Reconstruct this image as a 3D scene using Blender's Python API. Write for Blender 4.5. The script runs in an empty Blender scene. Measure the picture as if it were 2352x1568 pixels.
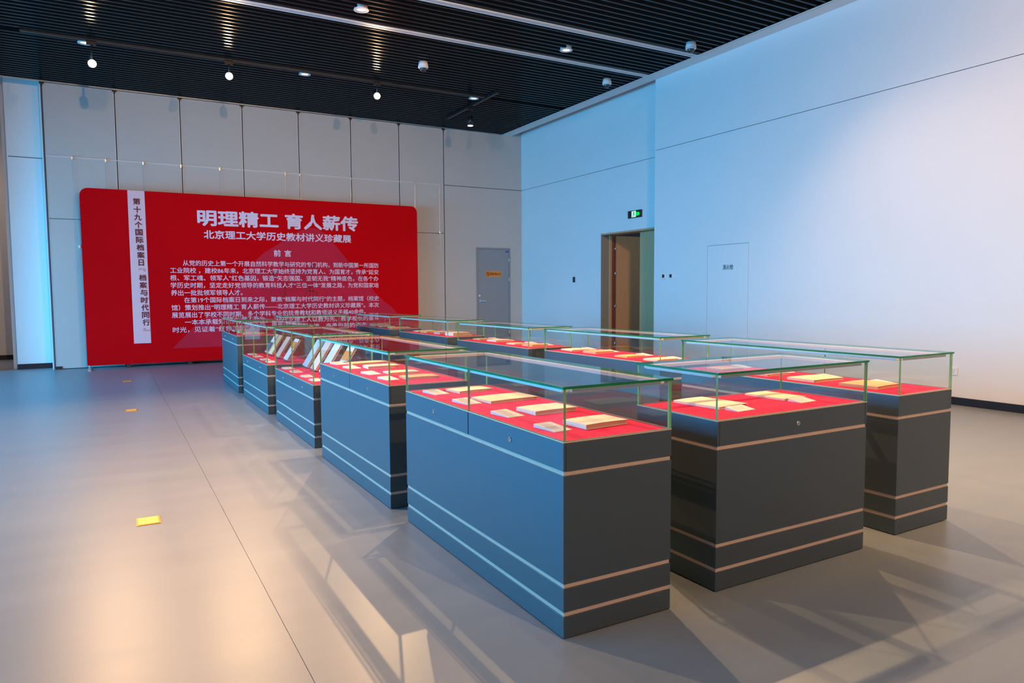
import bpy, bmesh, math, random
from mathutils import Vector, Matrix
random.seed(7)
sc = bpy.context.scene
COL = sc.collection
R = math.radians

# ------------------------------------------------------------------ camera
cam_d = bpy.data.cameras.new('camera')
cam = bpy.data.objects.new('camera', cam_d); COL.objects.link(cam)
cam_d.sensor_width = 36.0
cam_d.lens = 36.0 * 1637.485 / 2352.0
cam_d.clip_start = 0.05; cam_d.clip_end = 100
pitch, roll, yaw = R(-3.96401), R(-0.33730), R(29.39713)
fwd = Vector((math.sin(yaw)*math.cos(pitch), math.cos(yaw)*math.cos(pitch), math.sin(pitch)))
r0 = Vector((math.cos(yaw), -math.sin(yaw), 0)); u0 = r0.cross(fwd)
rr = r0*math.cos(roll) + u0*math.sin(roll); uu = -r0*math.sin(roll) + u0*math.cos(roll)
m = Matrix.Identity(4)
for i in range(3):
    m[i][0] = rr[i]; m[i][1] = uu[i]; m[i][2] = -fwd[i]
m[2][3] = 1.26628
cam.matrix_world = m
sc.camera = cam

# ------------------------------------------------------------------ world, exposure
w = bpy.data.worlds.new('sky'); sc.world = w; w.use_nodes = True
w.node_tree.nodes['Background'].inputs[0].default_value = (0.35, 0.6, 1.0, 1)
w.node_tree.nodes['Background'].inputs[1].default_value = 0.6
sc.view_settings.view_transform = 'Standard'
sc.view_settings.look = 'None'
sc.view_settings.gamma = 1.0
sc.view_settings.use_curve_mapping = False
sc.view_settings.exposure = 0.26
sc.cycles.transparent_max_bounces = 64
sc.cycles.max_bounces = 8
sc.cycles.sample_clamp_indirect = 6.0

# ------------------------------------------------------------------ lights of the room
WARM = (1.0, 0.60, 0.31)
NEUT = (1.0, 0.84, 0.66)
DAY = (0.02, 0.48, 1.0)
def area(name, loc, rot, sx, sy, energy, col, spread=160):
    l = bpy.data.lights.new(name, 'AREA'); l.shape = 'RECTANGLE'; l.size = sx; l.size_y = sy
    l.energy = energy; l.color = col; l.spread = R(spread)
    o = bpy.data.objects.new(name, l); COL.objects.link(o); o.location = loc; o.rotation_euler = rot
    return o
# daylight through the three tall windows of the left wall (area +X, slightly down)
for y, e in ((-1.0, 15), (3.4, 165), (7.6, 350), (11.8, 330)):
    area('window_daylight', (-5.85, y, 1.7), (0, R(-74), 0), 2.6, 3.2, e, DAY, 125)
def spot(name, loc, tgt, energy, col, ang, blend=1.0, rad=0.022):
    l = bpy.data.lights.new(name, 'SPOT'); l.energy = energy; l.color = col
    l.spot_size = R(ang); l.spot_blend = blend; l.shadow_soft_size = rad
    o = bpy.data.objects.new(name, l); COL.objects.link(o); o.location = loc
    o.rotation_euler = (Vector(tgt)-Vector(loc)).to_track_quat('-Z', 'Y').to_euler()
    return o
# (lamp position, aim, energy, colour, cone): first four are in the picture
SPOTS = [((-0.08, 11.70, 4.47), (0.5, 4.0, 0.0), 520, WARM, 95),
         ((1.71, 11.70, 4.55), (1.2, 3.5, 0.0), 520, WARM, 95),
         ((4.03, 11.70, 4.55), (3.0, 4.0, 0.0), 620, WARM, 95),
         ((6.08, 12.35, 4.42), (6.08, 12.35, 0.0), 90, WARM, 90),
         ((-0.15, 5.15, 4.50), (1.6, 4.6, 0.7), 480, WARM, 100),
         ((2.9, 5.25, 4.50), (2.8, 3.6, 0.7), 460, WARM, 120),
         ((6.0, 5.25, 4.50), (3.6, 3.2, 0.7), 420, WARM, 110),
         ((3.42, 0.85, 4.50), (3.6, 6.0, 0.7), 560, WARM, 90),
         ((0.6, 0.85, 4.50), (1.6, 14.0, 1.8), 800, WARM, 70),  # added unseen lamp, brightens banner and boards
         ((3.9, 2.2, 4.50), (3.9, 14.0, 1.8), 620, WARM, 70),  # second unseen lamp added for the banner
         ((6.27, 5.72, 4.52), (6.6, 4.2, 0.0), 160, WARM, 125),
         ((3.9, 1.0, 4.50), (8.0, 2.2, 1.1), 680, (1.0, 0.55, 0.24), 140),  # added out of view for a warm wash on the right wall
         ((2.3, -2.0, 4.50), (3.0, 3.4, 0.0), 520, WARM, 100),  # unseen fill added behind the camera for the case fronts
         ((-3.6, 15.9, 4.60), (-2.4, 17.0, 1.6), 110, WARM, 120)]  # added unseen to turn the alcove wall warm

# ------------------------------------------------------------------ materials
def new_mat(name):
    mt = bpy.data.materials.new(name); mt.use_nodes = True
    return mt, mt.node_tree.nodes, mt.node_tree.links
def pmat(name, col, rough=0.5, metal=0.0, spec=0.5, noise=0.0, nscale=8.0, bump=0.0, bscale=200.0, coat=0.0, stretch=None):
    mt, N, L = new_mat(name); b = N['Principled BSDF']
    b.inputs['Base Color'].default_value = (*col, 1); b.inputs['Roughness'].default_value = rough
    b.inputs['Metallic'].default_value = metal; b.inputs['Specular IOR Level'].default_value = spec
    b.inputs['Coat Weight'].default_value = coat
    if noise or bump:
        tc = N.new('ShaderNodeTexCoord'); mp = N.new('ShaderNodeMapping'); L.new(tc.outputs['Object'], mp.inputs[0])
        if stretch: mp.inputs['Scale'].default_value = stretch
    if noise:
        n = N.new('ShaderNodeTexNoise'); n.inputs['Scale'].default_value = nscale; n.inputs['Detail'].default_value = 5
        L.new(mp.outputs[0], n.inputs['Vector'])
        mx = N.new('ShaderNodeMix'); mx.data_type = 'RGBA'
        mx.inputs['A'].default_value = (*[max(0, c*(1-noise)) for c in col], 1)
        mx.inputs['B'].default_value = (*[min(1, c*(1+noise)) for c in col], 1)
        L.new(n.outputs['Fac'], mx.inputs['Factor']); L.new(mx.outputs['Result'], b.inputs['Base Color'])
    if bump:
        n2 = N.new('ShaderNodeTexNoise'); n2.inputs['Scale'].default_value = bscale
        L.new(mp.outputs[0], n2.inputs['Vector'])
        bp = N.new('ShaderNodeBump'); bp.inputs['Strength'].default_value = bump; bp.inputs['Distance'].default_value = 0.01
        L.new(n2.outputs['Fac'], bp.inputs['Height']); L.new(bp.outputs[0], b.inputs['Normal'])
    return mt
def emat(name, col, s):
    mt, N, L = new_mat(name); N.remove(N['Principled BSDF'])
    e = N.new('ShaderNodeEmission'); e.inputs[0].default_value = (*col, 1); e.inputs[1].default_value = s
    L.new(e.outputs[0], N['Material Output'].inputs[0]); return mt
def glass_mat(name, tint, boost=1.0):
    mt, N, L = new_mat(name); N.remove(N['Principled BSDF'])
    tr = N.new('ShaderNodeBsdfTransparent'); tr.inputs[0].default_value = (*tint, 1)
    gl = N.new('ShaderNodeBsdfGlossy'); gl.inputs['Roughness'].default_value = 0.01
    fr = N.new('ShaderNodeFresnel'); fr.inputs[0].default_value = 1.52
    ge = N.new('ShaderNodeNewGeometry')
    inv = N.new('ShaderNodeMath'); inv.operation = 'SUBTRACT'; inv.inputs[0].default_value = boost
    sc_ = N.new('ShaderNodeMath'); sc_.operation = 'MULTIPLY'; sc_.inputs[1].default_value = boost
    L.new(ge.outputs['Backfacing'], sc_.inputs[0]); L.new(sc_.outputs[0], inv.inputs[1])
    mu = N.new('ShaderNodeMath'); mu.operation = 'MULTIPLY'; mu.use_clamp = True
    L.new(fr.outputs[0], mu.inputs[0]); L.new(inv.outputs[0], mu.inputs[1])
    mx = N.new('ShaderNodeMixShader'); L.new(mu.outputs[0], mx.inputs[0]); L.new(tr.outputs[0], mx.inputs[1]); L.new(gl.outputs[0], mx.inputs[2])
    L.new(mx.outputs[0], N['Material Output'].inputs[0]); return mt

M = {}
M['wall'] = pmat('white_paint', (0.78, 0.77, 0.75), 0.55, noise=0.02, nscale=2.0, bump=0.03, bscale=350)
M['partition'] = pmat('partition_board', (0.56, 0.525, 0.48), 0.6, noise=0.03, nscale=3.0, bump=0.03, bscale=400)
M['soffit'] = pmat('soffit_paint', (0.78, 0.76, 0.73), 0.6)
M['groove'] = pmat('joint_backing', (0.10, 0.10, 0.10), 0.8)  # dark backing that shows in joints and between rails
M['slat'] = pmat('black_slat', (0.022, 0.021, 0.020), 0.17, spec=0.10)
M['void'] = pmat('ceiling_void', (0.004, 0.004, 0.004), 0.9, spec=0.0)
M['railwhite'] = pmat('rail_white', (0.72, 0.71, 0.69), 0.4)
M['alu'] = pmat('aluminium', (0.62, 0.63, 0.62), 0.35, metal=0.7)
M['black'] = pmat('black_metal', (0.012, 0.012, 0.012), 0.45)
M['base'] = pmat('dark_baseboard', (0.008, 0.009, 0.018), 0.4)
M['paint'] = pmat('charcoal_lacquer', (0.056, 0.051, 0.043), 0.50, spec=1.0, noise=0.04, nscale=30, coat=0.0)
M['paint'].node_tree.nodes['Principled BSDF'].inputs['IOR'].default_value = 1.7
M['paint'].node_tree.nodes['Principled BSDF'].inputs['Specular Tint'].default_value = (0.35, 0.72, 1.0, 1)  # blue tint stands in for daylight sheen on the long sides
M['strip'] = pmat('champagne_strip', (0.66, 0.48, 0.38), 0.38, metal=0.1, noise=0.08, nscale=20)
M['trim'] = pmat('deck_trim', (0.75, 0.58, 0.40), 0.4, metal=0.2)
M['cloth'] = pmat('red_cloth', (0.84, 0.020, 0.105), 0.85, spec=0.15, noise=0.08, nscale=60, bump=0.1, bscale=900)
M['glass'] = glass_mat('clear_glass', (0.975, 0.99, 0.98), 0.95)
M['edge'] = pmat('green_glass_edge', (0.20, 0.46, 0.17), 0.15, spec=0.5, noise=0.45, nscale=14)
M['edgel'] = pmat('lid_glass_edge', (0.010, 0.20, 0.06), 0.12, spec=0.5, noise=0.5, nscale=9)
M['white'] = pmat('white_plastic', (0.80, 0.78, 0.76), 0.4)
M['chrome'] = pmat('chrome', (0.85, 0.85, 0.85), 0.15, metal=1.0)
M['brass'] = pmat('brass', (0.95, 0.60, 0.12), 0.38, metal=0.6)
M['brass2'] = pmat('brass_rim', (0.80, 0.42, 0.06), 0.3, metal=0.7)
M['lens'] = emat('lamp_lens', (1.0, 0.80, 0.52), 60.0)
M['lensdim'] = emat('lamp_lens_dim', (1.0, 0.93, 0.78), 2.2)
M['downlight'] = emat('downlight_ring', (1.0, 0.99, 0.93), 0.85)
M['smoke'] = pmat('dark_dome', (0.03, 0.035, 0.04), 0.08, spec=0.8)
M['text'] = pmat('print_white', (0.84, 0.68, 0.82), 0.7)
M['textdark'] = pmat('print_maroon', (0.16, 0.01, 0.025), 0.7)
M['bannerstrip'] = pmat('print_pink', (0.86, 0.56, 0.60), 0.7)
M['mountain'] = pmat('print_mountain', (0.60, 0.022, 0.050), 0.9, spec=0.08, noise=0.18, nscale=1.6, stretch=(1, 1, 2.5))
M['callig'] = pmat('print_brush', (0.33, 0.004, 0.010), 0.75)
M['greydoor'] = pmat('grey_door', (0.30, 0.31, 0.32), 0.5, noise=0.03, nscale=4)
M['orange'] = pmat('orange_sign', (0.80, 0.30, 0.03), 0.5)
M['signred'] = pmat('sign_print', (0.22, 0.03, 0.01), 0.5)
M['blue'] = pmat('blue_sticker', (0.02, 0.10, 0.35), 0.5)
M['screen'] = pmat('dark_screen', (0.02, 0.025, 0.03), 0.2)
M['ink'] = pmat('grey_ink', (0.06, 0.07, 0.09), 0.6)
M['faint'] = pmat('faint_print', (0.60, 0.57, 0.54), 0.7)
M['exitg'] = emat('exit_green', (0.0, 0.9, 0.10), 0.95)
M['exitw'] = emat('exit_pale', (0.38, 1.0, 0.72), 1.0)
M['exitd'] = pmat('exit_dark', (0.0, 0.12, 0.03), 0.5)
def wood(name, c1, c2, rough=0.5):
    mt, N, L = new_mat(name); b = N['Principled BSDF']; b.inputs['Roughness'].default_value = rough
    tc = N.new('ShaderNodeTexCoord'); mp = N.new('ShaderNodeMapping'); mp.inputs['Scale'].default_value = (12, 12, 0.8)
    n = N.new('ShaderNodeTexNoise'); n.inputs['Scale'].default_value = 5; n.inputs['Detail'].default_value = 6
    mx = N.new('ShaderNodeMix'); mx.data_type = 'RGBA'
    mx.inputs['A'].default_value = (*c1, 1); mx.inputs['B'].default_value = (*c2, 1)
    L.new(tc.outputs['Object'], mp.inputs[0]); L.new(mp.outputs[0], n.inputs['Vector'])
    L.new(n.outputs['Fac'], mx.inputs['Factor']); L.new(mx.outputs['Result'], b.inputs['Base Color']); return mt
M['wood'] = wood('olive_oak', (0.54, 0.32, 0.15), (0.66, 0.41, 0.22))
M['redwood'] = wood('reddish_lipping', (0.18, 0.05, 0.03), (0.26, 0.08, 0.05))
M['jamb'] = wood('grey_brown_jamb', (0.26, 0.24, 0.21), (0.32, 0.30, 0.26))
# fabric of the banner
M['banner'] = pmat('red_fabric', (0.68, 0.001, 0.004), 0.9, spec=0.08, noise=0.10, nscale=0.7)
# floor: grey sheet vinyl, streaked, satin gloss
def floor_mat():
    mt, N, L = new_mat('grey_vinyl'); b = N['Principled BSDF']
    tc = N.new('ShaderNodeTexCoord'); mp = N.new('ShaderNodeMapping'); mp.inputs['Scale'].default_value = (0.35, 2.2, 1)
    L.new(tc.outputs['Object'], mp.inputs[0])
    n = N.new('ShaderNodeTexNoise'); n.inputs['Scale'].default_value = 2; n.inputs['Detail'].default_value = 5; n.inputs['Roughness'].default_value = 0.65
    L.new(mp.outputs[0], n.inputs['Vector'])
    n2 = N.new('ShaderNodeTexNoise'); n2.inputs['Scale'].default_value = 180; n2.inputs['Detail'].default_value = 2
    L.new(tc.outputs['Object'], n2.inputs['Vector'])
    ad = N.new('ShaderNodeMath'); ad.operation = 'MULTIPLY_ADD'; ad.inputs[1].default_value = 0.35
    L.new(n2.outputs['Fac'], ad.inputs[0]); L.new(n.outputs['Fac'], ad.inputs[2])
    cr = N.new('ShaderNodeMapRange'); cr.inputs['From Min'].default_value = 0.4; cr.inputs['From Max'].default_value = 1.0
    L.new(ad.outputs[0], cr.inputs['Value'])
    mx = N.new('ShaderNodeMix'); mx.data_type = 'RGBA'
    mx.inputs['A'].default_value = (0.200, 0.232, 0.262, 1); mx.inputs['B'].default_value = (0.245, 0.277, 0.305, 1)
    L.new(cr.outputs['Result'], mx.inputs['Factor']); L.new(mx.outputs['Result'], b.inputs['Base Color'])
    rg = N.new('ShaderNodeMapRange'); rg.inputs['To Min'].default_value = 0.32; rg.inputs['To Max'].default_value = 0.40
    L.new(n.outputs['Fac'], rg.inputs['Value']); L.new(rg.outputs['Result'], b.inputs['Roughness'])
    b.inputs['Specular IOR Level'].default_value = 0.55
    return mt
M['floor'] = floor_mat()

# ------------------------------------------------------------------ mesh helpers
def BM(): return bmesh.new()
def box(bm, x0, x1, y0, y1, z0, z1, mi=0, bev=0.0):
    v = [bm.verts.new((x, y, z)) for x in (x0, x1) for y in (y0, y1) for z in (z0, z1)]
    fs = []
    for q in ((0,1,3,2), (4,6,7,5), (0,4,5,1), (2,3,7,6), (0,2,6,4), (1,5,7,3)):
        f = bm.faces.new([v[i] for i in q]); f.material_index = mi; fs.append(f)
    if bev:
        bmesh.ops.bevel(bm, geom=list({e for f in fs for e in f.edges}), offset=bev, segments=2, affect='EDGES', profile=0.5)
    return fs
def cyl(bm, p0, p1, r, seg=20, r2=None, mi=0, caps=True):
    p0 = Vector(p0); p1 = Vector(p1); d = p1-p0
    q = d.to_track_quat('Z', 'Y').to_matrix().to_4x4(); q.translation = (p0+p1)/2
    res = bmesh.ops.create_cone(bm, cap_ends=caps, segments=seg, radius1=r, radius2=r if r2 is None else r2, depth=d.length, matrix=q)
    for v in res['verts']:
        for f in v.link_faces: f.material_index = mi; f.smooth = len(f.verts) == 4
def tube(bm, pts, r, seg=6):
    rings = []
    pts = [Vector(p) for p in pts]
    for i, p in enumerate(pts):
        t = (pts[min(i+1, len(pts)-1)] - pts[max(i-1, 0)]).normalized()
        a = t.orthogonal().normalized(); b = t.cross(a)
        rings.append([bm.verts.new(p + r*(a*math.cos(2*math.pi*k/seg) + b*math.sin(2*math.pi*k/seg))) for k in range(seg)])
    for A, B in zip(rings, rings[1:]):
        for k in range(seg): bm.faces.new((A[k], A[(k+1) % seg], B[(k+1) % seg], B[k]))
    bm.faces.new(rings[0][::-1]); bm.faces.new(rings[-1])
def mesh(name, bm, *mats):
    bmesh.ops.recalc_face_normals(bm, faces=bm.faces)
    me = bpy.data.meshes.new(name); bm.to_mesh(me); bm.free()
    for k in mats: me.materials.append(M[k] if isinstance(k, str) else k)
    return me
def obj(name, me, parent=None, loc=None, rot=None, label=None, kind=None):
    o = bpy.data.objects.new(name, me); COL.objects.link(o)
    if parent: o.parent = parent
    if loc: o.location = loc
    if rot: o.rotation_euler = rot
    if label: o['label'] = label
    if kind: o['kind'] = kind
    return o
def part(name, bm, mats, parent, label=None, loc=None, rot=None, kind=None):
    if isinstance(mats, str): mats = (mats,)
    return obj(name, mesh(name, bm, *mats), parent, loc, rot, label, kind)
def thing(name, label, cat, loc=(0, 0, 0), rz=0.0, group=None):
    o = bpy.data.objects.new(name, None); COL.objects.link(o); o.empty_display_size = 0.1
    o.location = loc; o.rotation_euler = (0, 0, rz); o['label'] = label; o['category'] = cat
    if group: o['group'] = group
    return o
def tag(o, label, cat, group=None):
    o['label'] = label; o['category'] = cat
    if group: o['group'] = group
    return o
def struct(name, bm, mats, label=None):
    o = part(name, bm, mats, None); o['kind'] = 'structure'
    if label: o['label'] = label
    return o
def text_mesh(name, body, origin, ax, up, width, height, mat, bold=0.0, nrm=None):
    """flat lettering: origin = lower-left corner, ax/up = unit directions"""
    c = bpy.data.curves.new(name, 'FONT'); c.body = body; c.resolution_u = 2
    o = bpy.data.objects.new(name, c); COL.objects.link(o); bpy.context.view_layer.update()
    me = bpy.data.meshes.new_from_object(o.evaluated_get(bpy.context.evaluated_depsgraph_get()))
    bpy.data.objects.remove(o)
    xs = [v.co.x for v in me.vertices]; ys = [v.co.y for v in me.vertices]
    x0, x1, y0, y1 = min(xs), max(xs), min(ys), max(ys)
    sy = height/(y1-y0) if height else width/(x1-x0)
    sx = width/(x1-x0) if width else sy
    ox, ax, up = Vector(origin), Vector(ax), Vector(up)
    for v in me.vertices:
        v.co = ox + ax*((v.co.x-x0)*sx) + up*((v.co.y-y0)*sy)
    me.materials.clear(); me.materials.append(M[mat]); me.name = name
    if bold:      # heavier strokes: the same outline laid down several times, each a little aside
        src = [v.co.copy() for v in me.vertices]; faces = [tuple(p.vertices) for p in me.polygons]
        out = ax.cross(up)*0.00012; d = bold*sy; V = []; F = []
        for k, (a, b) in enumerate(((-1, 0), (1, 0), (0, -1), (0, 1), (-.7, -.7), (.7, .7), (-.7, .7), (.7, -.7))):
            n0 = len(V); V += [c_ + ax*(a*d) + up*(b*d) + out*k for c_ in src]; F += [tuple(n0+i for i in f) for f in faces]
        me2 = bpy.data.meshes.new(name); me2.from_pydata(V, [], F); me2.materials.append(M[mat]); return me2
    return me

# ------------------------------------------------------------------ measures
ZC = 4.79; YB = 14.296; XR = 8.326; XN = 8.08; YS = 9.41; XL = -6.0; Y0 = -5.0; XCE = 7.83
JX = 0.535

# ------------------------------------------------------------------ floor
bm = BM(); box(bm, XL-0.2, 12.0, Y0-0.2, 18.5, -0.12, -0.006)
fl = struct('floor', bm, 'groove')
for a, b in ((XL, JX-0.001), (JX+0.001, 11.9)):
    bm = BM(); box(bm, a, b, Y0, 18.0, -0.006, 0.0)
    part('floor_sheet', bm, 'floor', fl)

# ------------------------------------------------------------------ ceiling: black slats under a dark void
bm = BM(); box(bm, XL-0.2, 12.0, Y0-0.2, YB+0.02, 5.30, 5.40)
ce = struct('ceiling', bm, 'void')
slat_me = None
bm = BM()
L_ = XCE-XL
box(bm, 0, L_, -0.016, 0.016, 0.0, 0.004)
box(bm, 0, L_, -0.016, -0.012, 0.004, 0.07)
box(bm, 0, L_, 0.012, 0.016, 0.004, 0.07)
slat_me = mesh('slat', bm, 'slat')
TR = (8.204, 9.33)
y = 14.24; n = 0
pitch_s = 0.1255
while y > Y0:
    if all(abs(y-t) > 0.085 for t in TR) and abs(y-11.70) > 0.05:
        obj('slat', slat_me, ce, (XL, y, ZC)); n += 1
    y -= pitch_s
# aluminium partition rails set in the ceiling
for i, t in enumerate(TR):
    th = thing('ceiling_rail', 'pale double rail across the black ceiling slats, %s' % ('nearer the camera' if i == 0 else 'farther away'), 'rail', (0, t, ZC), group='pale rails in the slatted ceiling')
    for dy in (-0.048, 0.018):
        bm = BM(); box(bm, XL, XCE, dy, dy+0.030+0.012, -0.008, 0.04); part('rail', bm, 'railwhite', th)
    bm = BM(); box(bm, XL, XCE, -0.055, 0.066, 0.004, 0.05); part('rail_bed', bm, 'groove', th)
# edge trim and soffit along the right wall
bm = BM(); box(bm, XCE-0.024, XCE+0.004, Y0, YB, ZC-0.012, ZC-0.006); struct('trim_1', bm, 'railwhite')
bm = BM(); box(bm, XCE-0.003, XCE+0.003, Y0, YB, ZC-0.006, 5.3); struct('trim_6', bm, 'void')
bm = BM(); box(bm, XCE+0.004, XCE+0.022, Y0, YB, ZC+0.004, ZC+0.09); struct('trim_2', bm, 'void')
bm = BM(); box(bm, XCE+0.022, XN-0.004, Y0, YB, ZC-0.006, ZC+0.12); struct('trim_3', bm, 'soffit', None)
bm = BM(); box(bm, XCE, XR+0.2, Y0, YB, 5.12, 5.2); struct('trim_4', bm, 'soffit')
bm = BM(); box(bm, XL, XCE+0.02, YB-0.020, YB-0.003, ZC-0.012, ZC+0.07); struct('trim_5', bm, 'alu')

# ------------------------------------------------------------------ right wall: near part stands proud, far part holds the doorway
ZS = 3.58; ZS2 = 3.618
bm = BM(); box(bm, XN+0.012, XN+0.28, Y0, YS-0.012, 0, 5.2)
wn = struct('wall_right', bm, 'groove')
HY0, HY1, HZ0, HZ1 = 7.353, 8.173, 0.10, 1.961
bm = BM()
box(bm, XN, XN+0.012, Y0, HY0, 0, ZS2-0.004)
box(bm, XN, XN+0.012, HY1, YS, 0, ZS2-0.004)
box(bm, XN, XN+0.012, HY0, HY1, HZ1, ZS2-0.004); box(bm, XN, XN+0.012, HY0, HY1, 0, HZ0)
box(bm, XN+0.012, XR+0.03, YS-0.012, YS, 0, 5.2)
part('wall_panel', bm, 'wall', wn)
bm = BM(); box(bm, XN, XN+0.012, Y0, YS, ZS2+0.004, 5.1); part('wall_panel', bm, 'wall', wn)
bm = BM(); box(bm, XN-0.012, XN, Y0, YS, 0, 0.085); struct('baseboard_right', bm, 'base')
# far part with the door opening Y 9.41..11.255, Z 0..2.38
DY0, DY1, DZ, DJ = YS, 11.255, 2.38, 0.20
bm = BM(); box(bm, XR+0.012, XR+DJ, DY1, YB+0.3, 0, 5.2); box(bm, XR+0.012, XR+DJ, YS, DY1, DZ, 5.2)
wf = struct('wall_right_far', bm, 'groove')
bm = BM()
box(bm, XR, XR+0.012, DY1, YB, 0, ZS-0.004); box(bm, XR, XR+0.012, YS, DY1, DZ, ZS-0.004)
part('wall_panel', bm, 'wall', wf)
bm = BM(); box(bm, XR, XR+0.012, YS, YB, ZS+0.004, 5.2); part('wall_panel', bm, 'wall', wf)
bm = BM(); box(bm, XR-0.012, XR, DY1, YB, 0, 0.085); struct('baseboard_far_right', bm, 'base')

# doorway lining and double door
d2 = bpy.data.objects.new('door_2', None); COL.objects.link(d2); d2['kind'] = 'structure'
d2['label'] = 'wooden double door in the right wall, far leaf swung open, near leaf closed'
bm = BM(); box(bm, XR+0.001, XR+DJ-0.02, DY1-0.02, DY1-0.001, 0, DZ-0.001); part('jamb', bm, 'jamb', d2)
bm = BM(); box(bm, XR+DJ-0.02, XR+DJ+0.09, DY1-0.05, DY1-0.001, 0, DZ-0.03); part('door_frame', bm, 'wood', d2)
bm = BM(); box(bm, XR+0.001, XR+DJ+0.09, DY0+0.005, DY1-0.02, DZ-0.03, DZ-0.001); part('lintel', bm, 'wood', d2)
XD = XR+DJ
leaf = None
bm = BM(); box(bm, XD, XD+0.045, DY0+0.02, 10.325, 0.008, DZ-0.034, bev=0.002); part('door_leaf', bm, 'wood', d2, 'closed near leaf of light oak')
bm = BM(); box(bm, XD+0.115, XD+1.01, DY1-0.075, DY1-0.03, 0.008, DZ-0.035, bev=0.002)
leaf = part('door_leaf', bm, 'wood', d2, 'open far leaf standing back in the corridor')
bm = BM(); box(bm, XD+0.096, XD+0.114, DY1-0.075, DY1-0.03, 0.008, DZ-0.035); part('lipping', bm, 'redwood', leaf)
bm = BM(); box(bm, XD+0.03, XD+0.085, DY1-0.056, DY1-0.05, 0.0, DZ-0.04); part('hinge_rebate', bm, 'redwood', d2)
for z in (2.10, 1.62, 0.98, 0.25):
    bm = BM(); cyl(bm, (XD+0.092, DY1-0.075, z-0.06), (XD+0.092, DY1-0.075, z+0.06), 0.011, 10)
    box(bm, XD+0.092, XD+0.12, DY1-0.079, DY1-0.075, z-0.05, z+0.05); part('hinge', bm, 'chrome', d2)
lc = bpy.data.lights.new('corridor_fill', 'POINT'); lc.energy = 7; lc.color = NEUT; lc.shadow_soft_size = 0.15  # added fill point, lightens the doorway wood
lo = bpy.data.objects.new('corridor_fill', lc); COL.objects.link(lo); lo.location = (XD+1.3, 9.2, 2.6)
# corridor behind it
bm = BM()
box(bm, XD+2.6, XD+2.7, 7.6, 15, 0, 3.2); box(bm, XD+0.1, XD+2.6, 7.5, 7.6, 0, 3.2); box(bm, XD+0.1, XD+2.6, 15, 15.1, 0, 3.2)
struct('wall_corridor', bm, 'wall')
bm = BM(); box(bm, XD+0.1, XD+2.7, 7.5, 15.1, 2.8, 2.9); struct('ceiling_corridor', bm, 'soffit')

# ------------------------------------------------------------------ back wall: seven tall partition boards, then the fixed wall with the service door
bm = BM(); box(bm, -0.86, XR+0.3, YB+0.03, YB+0.2, 0, 5.3)
wb = struct('wall_back', bm, 'groove')
E7 = [-0.837, 0.212, 1.236, 2.293, 3.323, 4.353, 5.375, 6.385]
for i in range(7):
    a, b = E7[i]+0.008, E7[i+1]-0.008
    bm = BM(); box(bm, a, b, YB, YB+0.03, 0.012, 2.536, 0); box(bm, a, b, YB, YB+0.03, 2.546, ZS-0.005); box(bm, a, b, YB, YB+0.03, ZS+0.005, ZC-0.02)
    p = part('partition_board', bm, 'partition', wb)
    for xx in (a, b-0.009):
        bm = BM(); box(bm, xx, xx+0.007, YB-0.003, YB+0.03, 0.012, ZC-0.02); part('edge_profile', bm, 'railwhite', p)
for i, e in enumerate(E7):
    bm = BM(); box(bm, e-0.035, e+0.035, YB-0.012, YB+0.02, ZC-0.045, ZC-0.012); box(bm, e-0.012, e+0.012, YB-0.008, YB+0.02, ZC-0.075, ZC-0.045)
    part('hanging_bracket', bm, 'black', wb)
DX0, DX1, DZ1 = 7.146, 8.023, 2.268
bm = BM()
box(bm, 6.40, DX0, YB, YB+0.03, 0, ZS-0.006); box(bm, DX1, XR, YB, YB+0.03, 0, ZS-0.006); box(bm, DX0, DX1, YB, YB+0.03, DZ1, ZS-0.006)
part('wall_panel', bm, 'partition', wb)
bm = BM(); box(bm, 6.40, XR, YB, YB+0.03, ZS+0.006, 5.2); part('wall_panel', bm, 'partition', wb)
bm = BM(); box(bm, 6.40, DX0, YB-0.012, YB, 0, 0.085); box(bm, DX1, XR, YB-0.012, YB, 0, 0.085); struct('baseboard_back', bm, 'base')
bm = BM(); box(bm, -0.84, -0.74, YB-0.01, YB+0.002, 0.0, 0.05); part('floor_bolt', bm, 'black', wb)

d1 = bpy.data.objects.new('door_1', None); COL.objects.link(d1); d1['kind'] = 'structure'
d1['label'] = 'closed grey metal service door in the back wall'
bm = BM(); t = 0.035
box(bm, DX0, DX0+t, YB-0.006, YB+0.028, 0, DZ1); box(bm, DX1-t, DX1, YB-0.006, YB+0.028, 0, DZ1); box(bm, DX0+t, DX1-t, YB-0.006, YB+0.028, DZ1-t, DZ1)
part('door_frame', bm, 'greydoor', d1)
bm = BM(); box(bm, DX0+t+0.004, DX1-t-0.004, YB+0.006, YB+0.028, 0.01, DZ1-t-0.004, bev=0.001); lf = part('door_leaf', bm, 'greydoor', d1)
for z in (2.0, 1.55, 0.35):
    bm = BM(); cyl(bm, (DX1-t, YB-0.004, z-0.07), (DX1-t, YB-0.004, z+0.07), 0.013, 10); part('hinge', bm, 'alu', d1)
bm = BM(); cyl(bm, (7.235, YB+0.006, 1.07), (7.235, YB-0.012, 1.07), 0.028); cyl(bm, (7.235, YB-0.012, 1.07), (7.235, YB-0.05, 1.07), 0.012)
box(bm, 7.225, 7.37, YB-0.06, YB-0.045, 1.058, 1.080, bev=0.004); part('lever_handle', bm, 'chrome', lf)
bm = BM(); cyl(bm, (7.225, YB+0.006, 1.19), (7.225, YB-0.006, 1.19), 0.025); part('lock', bm, 'chrome', lf)
bm = BM(); box(bm, 7.900, 7.975, YB+0.003, YB+0.006, 2.165, 2.20); part('sticker', bm, 'blue', lf)
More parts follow.
